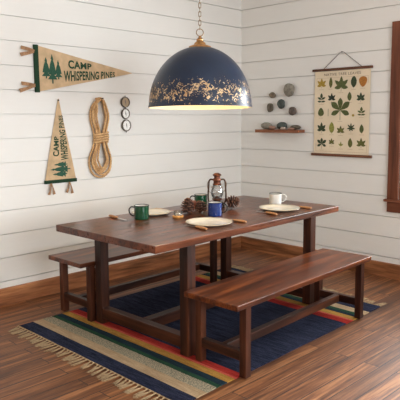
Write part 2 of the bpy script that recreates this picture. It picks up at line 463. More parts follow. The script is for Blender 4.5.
def window(name, w, fn, ma, mz):
    """fn(a, depth out into the room, z); w = (a0, a1, z0, z1)"""
    a0, a1, z0, z1 = w; c = .105
    def bx(nm, m, par, p, q, d0, d1, r, s, bev=.003):
        bm = bmesh.new()
        P = fn(p, d0, r); Q = fn(q, d1, s)
        add_box(bm, min(P[0], Q[0]), max(P[0], Q[0]), min(P[1], Q[1]), max(P[1], Q[1]), r, s, bev=bev)
        return link_mesh(nm, bm, m, par)
    root = bx(name, mz, None, a0 - c, a0, 0, .022, z0, z1 + c); root['kind'] = 'structure'
    bx('window_casing', mz, root, a1, a1 + c, 0, .022, z0, z1 + c)
    bx('window_casing', ma, root, a0 + .0, a1 - .0, 0, .022, z1, z1 + c)
    bx('window_sill', ma, root, a0 - c - .022, a1 + c + .022, -.03, .045, z0 - .022, z0)
    bx('window_apron', ma, root, a0 - c, a1 + c, 0, .018, z0 - .118, z0 - .022)
    bm = bmesh.new()
    def q(p, q_, r, s):
        P = fn(p, -.026, r); Q = fn(q_, -.002, s)
        add_box(bm, min(P[0], Q[0]), max(P[0], Q[0]), min(P[1], Q[1]), max(P[1], Q[1]), r, s)
    zm = (z0 + z1) / 2; t = .04
    q(a0, a0 + t, z0, z1); q(a1 - t, a1, z0, z1); q(a0 + t, a1 - t, z0, z0 + t); q(a0 + t, a1 - t, z1 - t, z1); q(a0 + t, a1 - t, zm - t / 2, zm + t / 2)
    link_mesh('window_frame', bm, mz, root)
    bx('window_pane', 'pane', root, a0 + t, a1 - t, -.016, -.012, z0 + t, z1 - t, 0)
    return root
window('window_1', W1, lambda a, d, z: (-d, a, z), 'casing_y', 'casing_z')
window('window_2', W2, lambda a, d, z: (-d, a, z), 'casing_y', 'casing_z')
window('window_3', W3, lambda a, d, z: (a, Y0 + d, z), 'trim_x', 'casing_z')
window('window_4', W4, lambda a, d, z: (X0 + d, a, z), 'casing_y', 'casing_z')

# ------------------------------------------------------------------ furniture
TH = math.radians(1.8576); T = Vector((-1.8554, -1.3097, 0)); FZ = .0070
def loc(a, b, z=0.):
    return (T.x + a * math.cos(TH) - b * math.sin(TH), T.y + a * math.sin(TH) + b * math.cos(TH), z)

def trestle(root, L, W, h, t, a, b, s, rail_z, st_z, topm, bev=.004):
    hl, hw = L / 2, W / 2
    box('tabletop' if W > .7 else 'seat', topm, root, -hl, hl, -hw, hw, h - t, h, bev=bev)
    for sx in (-1, 1):
        for sy in (-1, 1):
            x0 = -hl + a if sx < 0 else hl - a - s; y0 = -hw + b if sy < 0 else hw - b - s
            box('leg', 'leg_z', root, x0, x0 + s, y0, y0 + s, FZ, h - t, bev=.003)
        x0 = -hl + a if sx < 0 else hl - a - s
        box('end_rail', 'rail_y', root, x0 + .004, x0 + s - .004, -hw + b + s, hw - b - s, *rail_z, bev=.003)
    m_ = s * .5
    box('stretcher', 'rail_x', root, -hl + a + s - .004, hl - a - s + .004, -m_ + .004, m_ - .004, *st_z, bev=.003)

t = thing('dining_table', 'long dark walnut trestle table set for a meal, standing on the striped rug', 'table', loc(0, 0), (0, 0, TH))
trestle(t, 2.026, 1.0032, .76, .046, .292, .0333, .0708, (.05, .125), (.05, .125), 'top_x')
B1 = (-1.856, -2.032)
fb_ = thing('bench', 'dark wooden bench in front of the table, nearest to the camera', 'bench', (*B1, 0), (0, 0, TH), 'dining benches')
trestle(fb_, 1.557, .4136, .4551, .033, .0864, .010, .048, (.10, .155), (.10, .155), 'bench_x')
rb_ = copy_tree(fb_); rb_.location = (-1.937, -.6253, 0)
rb_['label'] = 'dark wooden bench behind the table, beside the wall with the pennants'

# ------------------------------------------------------------------ rug
RO = (-1.6, -1.2)
rx0, rx1, ry0, ry1 = -1.160, 1.015, -.878, .800
rug = thing('rug', 'flat woven striped rug with navy centre and tan fringe under table', 'rug', (T.x, T.y, 0), (0, 0, TH - math.radians(.95)))
seq = [('navy', .116), ('tan', .077), ('speck', .082), ('green', .036), ('dkblue', .052), ('mustard', .060), ('coral', .020), ('red', .058)]
seq2 = [('navy', .185), ('tan', .085), ('green', .045), ('dkblue', .045), ('mustard', .068), ('coral', .022), ('red', .075)]
def skew(x, y): return x * (1 + .10 * (y - ry0) / (ry1 - ry0)) if x > 0 else x
names = ['navy', 'tan', 'speck', 'green', 'dkblue', 'mustard', 'coral', 'red']
bm = bmesh.new(); x = rx0; bands = []
for n_, w in seq: bands.append((x, x + w, names.index(n_))); x += w
x2 = rx1; right = []
for n_, w in seq2: right.append((x2 - w, x2, names.index(n_))); x2 -= w
bands.append((x, x2, 0)); bands += right[::-1]
NY = 60
def rz(x, y): return .0055 + .0012 * noise.noise(Vector((x * 5, y * 5, 0)))
def wob(x, y):
    if abs(x - rx0) < 1e-6 or abs(x - rx1) < 1e-6: return .004 * noise.noise(Vector((y * 6, x, 3)))
    return .0035 * noise.noise(Vector((y * 4, x * 9, 8)))
cuts = []
for a, b, mi in bands:
    k = max(1, int((b - a) / .06))
    for i in range(k): cuts.append((a + (b - a) * i / k, mi))
xs = [c[0] for c in cuts] + [rx1]
grid = []
for xx in xs:
    row = []
    for j in range(NY + 1):
        yy = ry0 + (ry1 - ry0) * j / NY
        row.append(bm.verts.new((skew(xx, yy) + wob(xx, yy), yy + .004 * noise.noise(Vector((xx * 4, 5, 1))), rz(xx, yy))))
    grid.append(row)
for i in range(len(xs) - 1):
    for j in range(NY):
        f = bm.faces.new((grid[i][j], grid[i + 1][j], grid[i + 1][j + 1], grid[i][j + 1])); f.material_index = cuts[i][1]
# thickness down to the floor
bd = [e for e in bm.edges if e.is_boundary]
r = bmesh.ops.extrude_edge_only(bm, edges=bd)
for v in r['geom']:
    if isinstance(v, bmesh.types.BMVert): v.co.z = .0005
rm = link_mesh('rug_field', bm, names, rug, smooth=False)
def tassel_mesh(seed):
    rnd = random.Random(seed); bm = bmesh.new()
    L_ = rnd.uniform(.088, .115)
    dy = rnd.uniform(-.012, .012)
    tube(bm, [(0, 0, .006), (-.006, 0, .009), (-.014, dy * .2, .008), (-.018, dy * .25, .006)], [.0025, .005, .0058, .0035], 6)
    for k in range(4):
        e = dy + (k - 1.5) * .007 + rnd.uniform(-.004, .004)
        tube(bm, [(-.013, dy * .2, .006), (-.032, dy * .5 + (k - 1.5) * .003, .0055), (-.05, dy * .8 + (k - 1.5) * .005 + rnd.uniform(-.003, .003), .0045), (-L_ + rnd.uniform(-.006, .006), e, .0035)], [.0026, .0028, .0026, .0012], 5)
    me = bpy.data.meshes.new('tassel'); bmesh.ops.recalc_face_normals(bm, faces=bm.faces); bm.to_mesh(me); bm.free()
    me.materials.append(M['fringe']); return me
tm = [tassel_mesh(s) for s in range(6)]
for side in (-1, 1):
    xe = rx0 if side < 0 else rx1
    bm = bmesh.new()
    tube(bm, [(skew(xe, ry0 + (ry1 - ry0) * j / 40) + side * .001 + wob(xe, ry0 + (ry1 - ry0) * j / 40), ry0 + (ry1 - ry0) * j / 40, .0062) for j in range(41)], .0042, 6)
    fr_ = link_mesh('fringe', bm, 'fringe', rug)
    N_ = 48
    for k in range(N_):
        o = bpy.data.objects.new('tassel', tm[(k * 5 + k // 3) % 6]); col.objects.link(o); o.parent = fr_
        yk = ry0 + .014 + (ry1 - ry0 - .028) * k / (N_ - 1)
        o.location = (skew(xe, yk) + wob(xe, yk), yk, 0)
        o.rotation_euler = (0, 0, (0 if side < 0 else PI) + random.uniform(-.22, .22) + (.12 if side < 0 else -.1))

# ------------------------------------------------------------------ pendant lamp
LX, LY, _ = loc(-.050, .050); LZ = 1.558; R = .376
lamp = thing('pendant_lamp', 'large navy dome pendant lamp with worn gold leaf, hanging on a chain above the table', 'lamp', (LX, LY, LZ))
lamp_tilt = Matrix.Rotation(math.radians(-1.3), 4, Vector((math.sin(yaw), -math.cos(yaw), 0)))
def dome(R_, h_, k=40, cut=.05):
    return [(R_ * math.cos(t_), h_ * math.sin(t_)) for t_ in [(PI / 2 - cut) * i / k for i in range(k + 1)]]
bm = bmesh.new()
outer = dome(R, .437); inner = dome(R - .006, .430)
lathe(bm, [(R + .004, -.004), (R + .004, .003)] + outer[1:], 96, 0)
lathe(bm, [(R + .004, -.004), (R - .007, -.004)] + inner[1:], 96, 1)
bmesh.ops.remove_doubles(bm, verts=bm.verts, dist=1e-5)
o = link_mesh('shade', bm, ['shade', 'shade_in'], lamp, smooth=True, angle=50)
bm = bmesh.new(); lathe(bm, [(0, .450), (.018, .450), (.020, .455)] and [(.085, .424), (.080, .436), (.060, .444), (.045, .447), (.040, .462), (.028, .470), (.024, .478), (.026, .486), (.018, .494), (.012, .500), (.009, .512), (0, .514)], 40)
link_mesh('cap', bm, 'gold', lamp, True, 40)
bm = bmesh.new()
tube(bm, [(.0255 * math.cos(a), 0, .536 + .0255 * math.sin(a)) for a in [2 * PI * i / 28 for i in range(28)]], .0032, 8, closed=True)
ro = link_mesh('ring', bm, 'chain', lamp, True); ro.rotation_euler = (0, 0, -PI / 4 + .2)
bm = bmesh.new()
lk = []
for i in range(24):
    a = 2 * PI * i / 24; lk.append((.0085 * math.cos(a), 0, (.011 if math.sin(a) > 0 else -.011) + .0085 * math.sin(a)))
tube(bm, lk, .0024, 6, closed=True)
link0 = link_mesh('chain_link', bm, 'chain', lamp, True)
zc = .574; i = 0
while LZ + zc < H - .045:
    o = link0 if i == 0 else link0.copy()
    if i: col.objects.link(o)
    o.location = (0, 0, zc); o.rotation_euler = (0, 0, (PI / 2 if i % 2 else 0) + PI / 4); zc += .0305; i += 1
bm = bmesh.new(); lathe(bm, [(0, H - LZ), (.065, H - LZ), (.065, H - LZ - .012), (.03, H - LZ - .03), (.006, H - LZ - .045), (0, H - LZ - .045)], 32)
link_mesh('ceiling_canopy', bm, 'gold', lamp, True, 40)
m_, nt, b = nt_new('warm_bulb'); b.inputs['Emission Color'].default_value = (1, .78, .48, 1); b.inputs['Emission Strength'].default_value = 60
b.inputs['Base Color'].default_value = (1, .9, .7, 1); M['bulb'] = m_
bm = bmesh.new(); lathe(bm, [(0, .17), (.018, .175), (.032, .19), (.038, .215), (.034, .24), (.02, .265), (.015, .28), (.015, .30), (0, .30)], 24)
link_mesh('bulb', bm, 'bulb', lamp, True)
bm = bmesh.new(); lathe(bm, [(0, .30), (.022, .30), (.024, .34), (.012, .36), (.008, .43), (0, .43)], 24)
link_mesh('socket', bm, 'gold', lamp, True, 40)

for part_ in list(lamp.children):
    if part_.name.split('.')[0] in ('shade', 'cap', 'bulb', 'socket'):
        part_.matrix_local = Matrix.Translation((0, 0, .5)) @ lamp_tilt @ Matrix.Translation((0, 0, -.5)) @ part_.matrix_local

# ------------------------------------------------------------------ pennants
def tree_outline(cx, base, apex, hw, tiers=5):
    left = []; h = apex - base
    for k in range(tiers):
        f0 = k / tiers; f1 = (k + 1) / tiers
        w = hw * (1 - f0 * .88); w2 = hw * (1 - f1 * .88) * .48
        left += [(-w, base + h * f0 + (.0 if k else 0)), (-w2, base + h * (f1 - .02))]
    left[-1] = (0, apex)
    right = [(-p[0], p[1]) for p in left[:-1]][::-1]
    return [(cx + p[0], p[1]) for p in left + right]
def pennant(root, L, S, full=True):
    """local x along the length from the hoist, z across, y = -depth off the wall; S scales height"""
    hw = .190 * S; k = L / .99
    bm = bmesh.new(); N = 24
    A = []; B_ = []
    def wave(x, z): return -.006 - .0035 * (1 + math.sin(x * 9 + z * 6)) - .003 * noise.noise(Vector((x * 6, z * 6, L)))
    rows = []
    NZ = 8
    for i in range(N + 1):
        x = .038 * k + (L - .038 * k) * i / N; h = hw * (1 - x / L) * .985 + .003
        rows.append([(x, -h + 2 * h * j / NZ) for j in range(NZ + 1)])
    for dy in (0, .0022):
        g = [[bm.verts.new((x, wave(x, z) + dy, z)) for x, z in r_] for r_ in rows]
        for i in range(N):
            for j in range(NZ): bm.faces.new((g[i][j], g[i + 1][j], g[i + 1][j + 1], g[i][j + 1]))
        if dy == 0: g0 = g
    ring0 = [g0[0][j] for j in range(NZ + 1)]; ring1 = [g[0][j] for j in range(NZ + 1)]
    for j in range(NZ):
        bm.faces.new((ring0[j], ring0[j + 1], ring1[j + 1], ring1[j])); bm.faces.new((g0[N][j], g0[N][j + 1], g[N][j + 1], g[N][j]))
    for i in range(N):
        for j in (0, NZ): bm.faces.new((g0[i][j], g0[i + 1][j], g[i + 1][j], g[i][j]))
    # lettering and trees printed on the cloth
    bm2 = bmesh.new()
    def sc_(q): return [(p[0] * k, p[1] * S) for p in q]
    text_quad(bm2, 'CAMP', sc_([(.317, .012), (.552, .014), (.552, .063), (.317, .088)]), 0, 0, .035, 1.05)
    text_quad(bm2, 'WHISPERING', sc_([(.268, -.099), (.628, -.067), (.629, .001), (.270, -.006)]), 0, 0, .03)
    text_quad(bm2, 'PINES', sc_([(.650, -.063), (.797, -.043), (.797, .003), (.650, .003)]), 0, 0, .03, 1.1)
    def poly(pts, mi):
        vs = [bm2.verts.new((p[0], 0, p[1])) for p in pts]; f = bm2.faces.new(vs); f.material_index = mi
        bmesh.ops.triangulate(bm2, faces=[f], ngon_method='EAR_CLIP')
    for cx, base, apex, w_, tr in ((.106, -.058, .096, .041, .018), (.219, -.062, .079, .037, .018), (.163, -.082, .124, .044, .034)):
        poly(sc_(tree_outline(cx, base, apex, w_)), 1)
        poly(sc_([(cx - .006, base), (cx + .006, base), (cx + .006, base - tr), (cx - .006, base - tr)]), 1)
    bmesh.ops.subdivide_edges(bm2, edges=[e for e in bm2.edges if e.calc_length() > .03], cuts=1)
    for v in bm2.verts: v.co.y = wave(v.co.x, v.co.z) - .0012
    me = bpy.data.meshes.new('tmp'); bm2.to_mesh(me); bm2.free()
    nf = len(bm.faces)
    for f in bm.faces: f.material_index = 0
    bm.from_mesh(me); bpy.data.meshes.remove(me)
    bm.faces.ensure_lookup_table()
    for f in bm.faces[nf:]: f.material_index = 1 if f.material_index == 0 else 2
    me = bpy.data.meshes.new('cloth'); bm.to_mesh(me); bm.free()
    for n_ in ('canvas', 'felt_dk', 'felt_tree'): me.materials.append(M[n_])
    o = bpy.data.objects.new('cloth', me); col.objects.link(o); o.parent = root
    bm = bmesh.new(); add_box(bm, 0, .042 * k, -.016, .000, -hw, hw, bev=.004, seg=2)
    link_mesh('hoist_band', bm, 'felt', root, True, 40)
def ribbon(root, p0, ends, hw_=.0135):
    for e in ends:
        bm = bmesh.new(); a = Vector(p0); b = Vector(e); d = (b - a).normalized(); nrm = Vector((-d.z, 0, d.x)) * hw_
        N = 8; tw = []
        for i in range(N + 1):
            f = i / N; c = a + (b - a) * f; c.y = a.y - .003 - .010 * math.sin(f * PI)
            w = nrm * (.75 + .35 * f); y2 = Vector((0, .002, 0)); tl_ = Vector((0, .006 * math.sin(f * 4), 0))
            tw.append([bm.verts.new(c - w - tl_), bm.verts.new(c + w + tl_), bm.verts.new(c + w + tl_ + y2), bm.verts.new(c - w - tl_ + y2)])
        for p, q in zip(tw[:-1], tw[1:]):
            for s_ in range(4): bm.faces.new((p[s_], p[(s_ + 1) % 4], q[(s_ + 1) % 4], q[s_]))
        bm.faces.new(tw[0]); bm.faces.new(tw[-1]); link_mesh('tie', bm, 'leather', root)
p1 = thing('pennant', 'large canvas pennant hung sideways on the wall, green camp lettering and pine trees', 'pennant', (-2.541, 0, 1.882), (0, -math.atan2(.012, .99), 0), 'camp pennants on the wall')
pennant(p1, .99, 1.)
ribbon(p1, (.012, -.012, .134), [(-.108, -.012, .160), (-.115, -.012, .103)])
ribbon(p1, (.006, -.012, -.134), [(-.118, -.012, -.121), (-.138, -.012, -.180)])
p2 = thing('pennant', 'small canvas pennant hanging point up below the larger one, beside the rope', 'pennant', (-2.328, 0, .940), (0, -PI / 2 + .0, 0), 'camp pennants on the wall')
pennant(p2, .705, .82)
ribbon(p2, (.004, -.012, .098), [(-.092, -.012, .120), (-.092, -.012, .070)], .0095)
ribbon(p2, (.004, -.012, -.080), [(-.088, -.012, -.050), (-.098, -.012, -.106)], .0095)
def nail(x, y, z, axis, label, length=.03):
    bm = bmesh.new(); prof = [(0, -.004), (.0028, -.004), (.0028, length), (.0065, length), (.0065, length + .003), (0, length + .004)]
    lathe(bm, prof, 12); o = link_mesh('nail', bm, 'iron', None, True, 40)
    o.rotation_euler = (PI / 2, 0, 0) if axis == 'y' else (0, -PI / 2, 0); o.location = (x, y, z)
    return tag(o, label, 'nail', 'wall nails')
nail(-2.331, 0, 1.633, 'y', 'small dark nail at the tip of the upright pennant', .014)
nail(-1.925, 0, 1.655, 'y', 'dark iron nail holding up the coiled rope', .075)

# ------------------------------------------------------------------ rope coil
rope = thing('rope_coil', 'coil of tan manila rope wrapped at the middle, hanging from a wall nail', 'rope', (-1.925, 0, 0))
rnd = random.Random(3); path = []; NL = 6
for i in range(NL):
    f = [0, .62, .25, .9, .45, .75, .1][i]
    j = lambda s=.004: rnd.uniform(-s, s)
    d = -.014 - .010 * (i % 4) - .004 * (i // 4)
    wu = .098 - .052 * f; ww = .058 - .052 * f; wl = .116 - .072 * f; zb = .962 + .092 * f; zt = 1.640 + .016 * (1 - f) - .0
    path += [(-.012 - .02 * (1 - f) + j(.002), d, zt - .004), (.015 + .012 * (1 - f), d - .003, zt - .004), (wu * .80 + j(), d, 1.580 - .03 * f + j()), (wu + j(), d, 1.485 + j(.01)), (ww + .012 + j(), d - .002, 1.375), (ww + j(.002), d - .004, 1.308),
             (ww + .014 + j(), d - .002, 1.235), (wl + j(), d, 1.12 + j(.01)), (wl * .82 + j(), d, zb + .055), (wl * .30, d, zb + .003), (-wl * .30, d, zb + .003), (-wl * .82 + j(), d, zb + .05),
             (-wl - j(), d, 1.12 + j(.01)), (-ww - .014 + j(), d - .002, 1.235), (-ww + j(.002), d - .004, 1.308), (-ww - .012 + j(), d - .002, 1.375), (-wu + j(), d, 1.485 + j(.01)), (-wu * .80 + j(), d, 1.580 - .03 * f + j())]
bm = bmesh.new(); tube(bm, catmull(path, 9), .0080, 12, twist=75, lobes=3, lobe=.2)
link_mesh('coil', bm, 'rope', rope, True)
bm = bmesh.new(); wp = []
for i in range(4 * 24 + 1):
    a = 2 * PI * i / 24; z = 1.266 + .086 * i / 96
    wp.append((.072 * math.cos(a) * (1 + .02 * math.sin(a * .7)), -.037 + .029 * math.sin(a), z + .006 * math.cos(a)))
tube(bm, wp, .0092, 10, twist=75, lobes=3, lobe=.16); link_mesh('binding', bm, 'rope', rope, True)

# ------------------------------------------------------------------ compasses
def compass(x, z, r_, rz_, dial, label, style):
    c = thing('compass', label, 'compass', (x, 0, z), (PI / 2, 0, 0), 'compasses in a column on the wall')
    def sq(o): o.scale = (1, rz_ / r_, 1); return o
    bm = bmesh.new(); lathe(bm, [(0, .0), (r_ * .93, 0), (r_, .006), (r_, .017), (r_ * .96, .021), (r_ * .84, .021), (r_ * .82, .014), (0, .014)], 36); sq(link_mesh('case', bm, 'case', c, True, 35))
    bm = bmesh.new(); lathe(bm, [(r_ * .82, .0142), (r_ * .82, .0155), (0, .0156)], 36)
    for k in range(12 if style else 0):
        a = 2 * PI * k / 12; l = .012 if k % 3 == 0 else .006
        p = Vector((math.cos(a), math.sin(a))); q = Vector((-p.y, p.x)) * .0008
        pts = [p * r_ * .76 + q, p * r_ * .76 - q, p * (r_ * .76 - l) - q, p * (r_ * .76 - l) + q]
        f = bm.faces.new([bm.verts.new((u.x, u.y, .016)) for u in pts]); f.material_index = 1
    sq(link_mesh('dial', bm, [dial, 'mark'], c))
    bm = bmesh.new(); l = r_ * .55
    prism(bm, [(0, l), (.0045, 0), (0, -l), (-.0045, 0)], .0165, .018, 0, 'xy')
    nd = link_mesh('needle', bm, 'mark', c); nd.rotation_euler = (0, 0, .15)
    bm = bmesh.new(); s_ = -1 if style == 2 else 1
    tube(bm, [(0, s_ * rz_ * .97, .010), (0, s_ * (rz_ + .010), .010)], .0045, 8); link_mesh('crown', bm, 'case', c, True, 40)
compass(-1.632, 1.628, .049, .049, 'dial_tan', 'round compass with tan face, topmost of the three on the wall', 0)
compass(-1.632, 1.523, .046, .049, 'dial', 'small white faced compass, in the middle of the column of three', 1)
compass(-1.625, 1.416, .052, .055, 'dial', 'white faced compass with dark rim, lowest of the three on the wall', 2)

# ------------------------------------------------------------------ stones and shelf
def stone(loc_, dims, mat, label, seed, rot=0., wall=True, group='stones mounted on the wall'):
    bm = bmesh.new(); bmesh.ops.create_icosphere(bm, subdivisions=4, radius=1.)
    for v in bm.verts:
        n = v.co.normalized(); k = 1 + .16 * noise.noise(n * 1.1 + Vector((seed * 3.1, 0, 0))) + .04 * noise.noise(n * 3 + Vector((seed, 4, 0)))
        v.co = n * k
        v.co = Vector((v.co.x * dims[0] / 2, v.co.y * dims[1] / 2, v.co.z * dims[2] / 2))
    zmin = min(v.co.z for v in bm.verts); xm = max(v.co.x for v in bm.verts)
    if wall:
        bmesh.ops.rotate(bm, verts=bm.verts, cent=(0, 0, 0), matrix=Matrix.Rotation(rot, 3, 'X'))
        xm = max(v.co.x for v in bm.verts)
        for v in bm.verts: v.co.x -= xm - .001
    else:
        for v in bm.verts: v.co.z -= zmin
    o = link_mesh('stone', bm, mat, None, True); o.location = loc_
    return tag(o, label, 'stone', group)
stone((0, -.458, 1.718), (.05, .084, .064), 'st_tan', 'small tan stone on the wall, the highest at the left', 1, .15)
stone((0, -.676, 1.764), (.065, .130, .138), 'st_grey', 'largest grey stone mounted on the wall, at the upper right', 2, .35)
stone((0, -.428, 1.588), (.05, .080, .100), 'st_olive', 'olive brown oval stone on the wall, lower left of the five', 3, .1)
stone((0, -.573, 1.624), (.055, .098, .096), 'st_dark', 'dark green round stone in the middle of the five on the wall', 4, .5)
stone((0, -.722, 1.547), (.055, .096, .090), 'st_brown', 'brown speckled stone on the wall just above the right of the shelf', 5, -.5)
sh = thing('wall_shelf', 'small wooden ledge shelf holding stones on the right hand wall', 'shelf', (0, -.578, 1.357))
box('board', 'shelf_y', sh, -.108, 0, -.280, .280, -.030, 0, bev=.003)
box('front_lip', 'shelf_y', sh, -.118, -.108, -.280, .280, -.032, .001, bev=.002)
G2 = 'stones resting on the shelf'
stone((-.055, -.408, 1.357), (.085, .142, .074), 'st_grey', 'big flat grey stone at the left end of the shelf', 11, 0, False, G2)
stone((-.080, -.505, 1.357), (.050, .085, .036), 'st_pink', 'flat pink stone on the shelf between the grey and dark green ones', 12, 0, False, G2)
stone((-.045, -.600, 1.357), (.075, .122, .078), 'st_dark', 'dark green stone standing at the back of the shelf', 13, 0, False, G2)
stone((-.098, -.655, 1.357), (.034, .066, .028), 'st_pale', 'pale little pebble in front of the dark green shelf stone', 14, 0, False, G2)
stone((-.045, -.775, 1.357), (.062, .130, .048), 'st_olive', 'dark flat stone at the right end of the shelf', 15, 0, False, G2)
stone((-.098, -.755, 1.357), (.030, .086, .024), 'st_pink', 'thin pink pebble in front of the dark flat stone on the shelf', 16, 0, False, G2)

# ------------------------------------------------------------------ botanical chart
# local frame: u to the right in the picture (world -y), v up; the sheet hangs on the wall x = 0
ch = thing('botanical_chart', 'tree leaves wall chart on cream paper with wooden rods, hanging by cord', 'wall chart', (0, -1.277, 1.525))
PX0, PX1, PZ0, PZ1 = -1.583, -.978, 1.125, 1.928
def leaf_poly(kind, h):
    def ell(cx, cy, a, l, w, n=10, tip=1.):
        # pointed blade from (cx,cy) in direction a
        pts = []
        for k in range(n + 1):
            f = k / n; pts.append((f * l, w / 2 * math.sin(PI * f ** .85) ** .8 if 0 < f < 1 else 0))
        for k in range(n - 1, 0, -1): pts.append((pts[k][0], -pts[k][1]))
        ca, sa = math.cos(a), math.sin(a)
        return [(cx + p[0] * ca - p[1] * sa, cy + p[0] * sa + p[1] * ca) for p in pts]
    def drop(l, w, flip):
        pts = []
        for k in range(16):
            a = 2 * PI * k / 16; y = math.cos(a); x = math.sin(a) * (1 - .35 * y * flip)
            pts.append((x * w / 2, y * l / 2))
        return pts
    stem = [(-h * .012, -h * .5), (h * .012, -h * .5), (h * .012, -h * .1), (-h * .012, -h * .1)]
    def lobed(angles, lens, wid, cy):
        out = [ell(0, cy, math.radians(a), l * h, wid * h) for a, l in zip(angles, lens)]
        return out + [stem]
    U = 90
    if kind == 'oval': return [ell(0, -h * .46, PI / 2, h * .96, h * .50), stem]
    if kind == 'slim': return [ell(0, -h * .5, PI / 2, h, h * .36)]
    if kind == 'round': return [drop(h * .82, h * .66, 1), stem]
    if kind == 'drop': return [drop(h * .96, h * .80, -1.0), stem]
    if kind == 'berry': return [drop(h, h * 1.1, 0)]
    if kind == 'stem': return [[(-h * .04, -h * .5), (h * .04, -h * .5), (h * .04, h * .5), (-h * .04, h * .5)]]
    if kind == 'oak':
        pts = []
        N = 48
        for k in range(N):
            f = k / (N - 1); w = .175 * math.sin(PI * min(1, f * .9 + .06)) ** .7 * (1 + .62 * math.cos(f * PI * 7)); pts.append((w * h, -h * .42 + f * h * .92))
        return [pts + [(-p[0], p[1]) for p in pts[::-1]], stem]
    if kind == 'pinnate':
        return [ell(0, -h * .02, PI / 2, h * .52, h * .30)] + [ell(0, -h * .12, PI / 2 + s * 1.15, h * .50, h * .21) for s in (-1, 1)] + [ell(0, -h * .34, PI / 2 + s * 1.5, h * .46, h * .18) for s in (-1, 1)] + [stem]
    if kind == 'chestnut':
        out = []
        for a, l in ((U, .56), (U + 52, .60), (U - 52, .60), (U + 112, .50), (U - 112, .50)):
            p = []; ca, sa = math.cos(math.radians(a)), math.sin(math.radians(a))
            prof = [(0, 0), (.18, .045), (.38, .095), (.56, .125), (.70, .125), (.84, .085), (.94, .035), (1, 0)]
            for f_, w_ in prof + [(q_[0], -q_[1]) for q_ in prof[-2:0:-1]]:
                x_, y_ = f_ * l * h, w_ * h * (l / .56); p.append((x_ * ca - y_ * sa, -h * .06 + x_ * sa + y_ * ca))
            out.append(p)
        return out + [stem]
    if kind == 'maple': return lobed([U, U + 48, U - 48, U + 98, U - 98, U + 24, U - 24], [.70, .66, .66, .52, .52, .42, .42], .27, -h * .18)
    if kind == 'maple5': return lobed([U, U + 45, U - 45, U + 95, U - 95], [.68, .60, .60, .46, .46], .27, -h * .2)
    if kind == 'star': return lobed([U, U + 48, U - 48, U + 98, U - 98, U + 145, U - 145], [.52, .52, .52, .48, .48, .36, .36], .16, -h * .03)
    if kind == 'star3': return lobed([U, U + 55, U - 55], [.62, .45, .45], .2, -h * .2)
LV = [('maple',-1.057,1.813,0.099,'Y'),('slim',-1.161,1.818,0.107,'O'),('maple',-1.277,1.799,0.144,'G'),('oak',-1.411,1.811,0.113,'D'),('drop',-1.507,1.811,0.102,'R'),('pinnate',-1.059,1.669,0.099,'D'),('maple',-1.175,1.673,0.083,'K'),('oval',-1.370,1.677,0.090,'G'),('maple5',-1.489,1.669,0.094,'D'),('round',-1.056,1.535,0.099,'G'),('stem',-1.139,1.529,0.069,'S'),('chestnut',-1.272,1.561,0.215,'G'),('berry',-1.413,1.499,0.024,'Y'),('pinnate',-1.499,1.534,0.089,'G'),('maple5',-1.065,1.382,0.109,'D'),('oval',-1.181,1.381,0.117,'L'),('maple',-1.281,1.359,0.082,'O'),('star',-1.393,1.381,0.095,'D'),('oval',-1.505,1.371,0.089,'G'),('chestnut',-1.069,1.225,0.110,'D'),('maple5',-1.182,1.246,0.069,'O'),('star3',-1.286,1.221,0.068,'L'),('oval',-1.387,1.236,0.096,'O'),('maple',-1.503,1.239,0.094,'O')]
bm = bmesh.new()
# build in (u, v): u = -(y + 1.277), v = z - 1.525, then place
u0, u1, v0, v1 = -(PX1 + 1.277), -(PX0 + 1.277), PZ0 - 1.525, PZ1 - 1.525
mats = ['paper', 'ink', 'ink_soft'] + ['leaf' + k for k in LEAF]
def sag(v): return -.010 - .004 * math.sin((v - v0) / (v1 - v0) * PI)
NV = 12; g = [[bm.verts.new((sag(v0 + (v1 - v0) * i / NV) - d, -(u0 if s < 0 else u1), v0 + (v1 - v0) * i / NV)) for i in range(NV + 1)] for d in (0, -.001) for s in (-1, 1)]
for i in range(NV):
    bm.faces.new((g[0][i], g[1][i], g[1][i + 1], g[0][i + 1])); bm.faces.new((g[2][i], g[3][i], g[3][i + 1], g[2][i + 1]))
    bm.faces.new((g[0][i], g[2][i], g[2][i + 1], g[0][i + 1])); bm.faces.new((g[1][i], g[3][i], g[3][i + 1], g[1][i + 1]))
bm.faces.new((g[0][0], g[1][0], g[3][0], g[2][0])); bm.faces.new((g[0][NV], g[1][NV], g[3][NV], g[2][NV]))
lay = [0]
def printed(pts, mi):
    lay[0] += 1; e = .0010 + .00002 * (lay[0] % 12)
    vs = [bm.verts.new((sag(p[1]) - e, -p[0], p[1])) for p in pts]
    f = bm.faces.new(vs); f.material_index = mi; bmesh.ops.triangulate(bm, faces=[f], ngon_method='EAR_CLIP')
for kind, y, z, h, c in LV:
    u = -(y + 1.277); v = z - 1.525
    for pts in leaf_poly(kind, h): printed([(u + p[0], v + p[1]) for p in pts], mats.index('leaf' + c))
    if kind not in ('berry', 'stem'):
        w = .026; printed([(u - w, v - h * .5 - .010), (u + w, v - h * .5 - .010), (u + w, v - h * .5 - .0125), (u - w, v - h * .5 - .0125)], 2)
for (a, b_, c, d) in ((u0 + .022, u1 - .022, v0 + .022, v0 + .024), (u0 + .022, u1 - .022, v1 - .066, v1 - .064)): printed([(a, c), (b_, c), (b_, d), (a, d)], 2)
for uu in (u0 + .022, u1 - .024): printed([(uu, v0 + .022), (uu + .002, v0 + .022), (uu + .002, v1 - .064), (uu, v1 - .064)], 2)
bt = bmesh.new(); text_quad(bt, 'NATIVE TREE LEAVES', [(-.192, .357), (.205, .357), (.205, .383), (-.192, .381)], 0, 0, .0, 1.08)
me = bpy.data.meshes.new('tmp')
for v in bt.verts: v.co = Vector((sag(v.co.z) - .0012, -v.co.x, v.co.z))
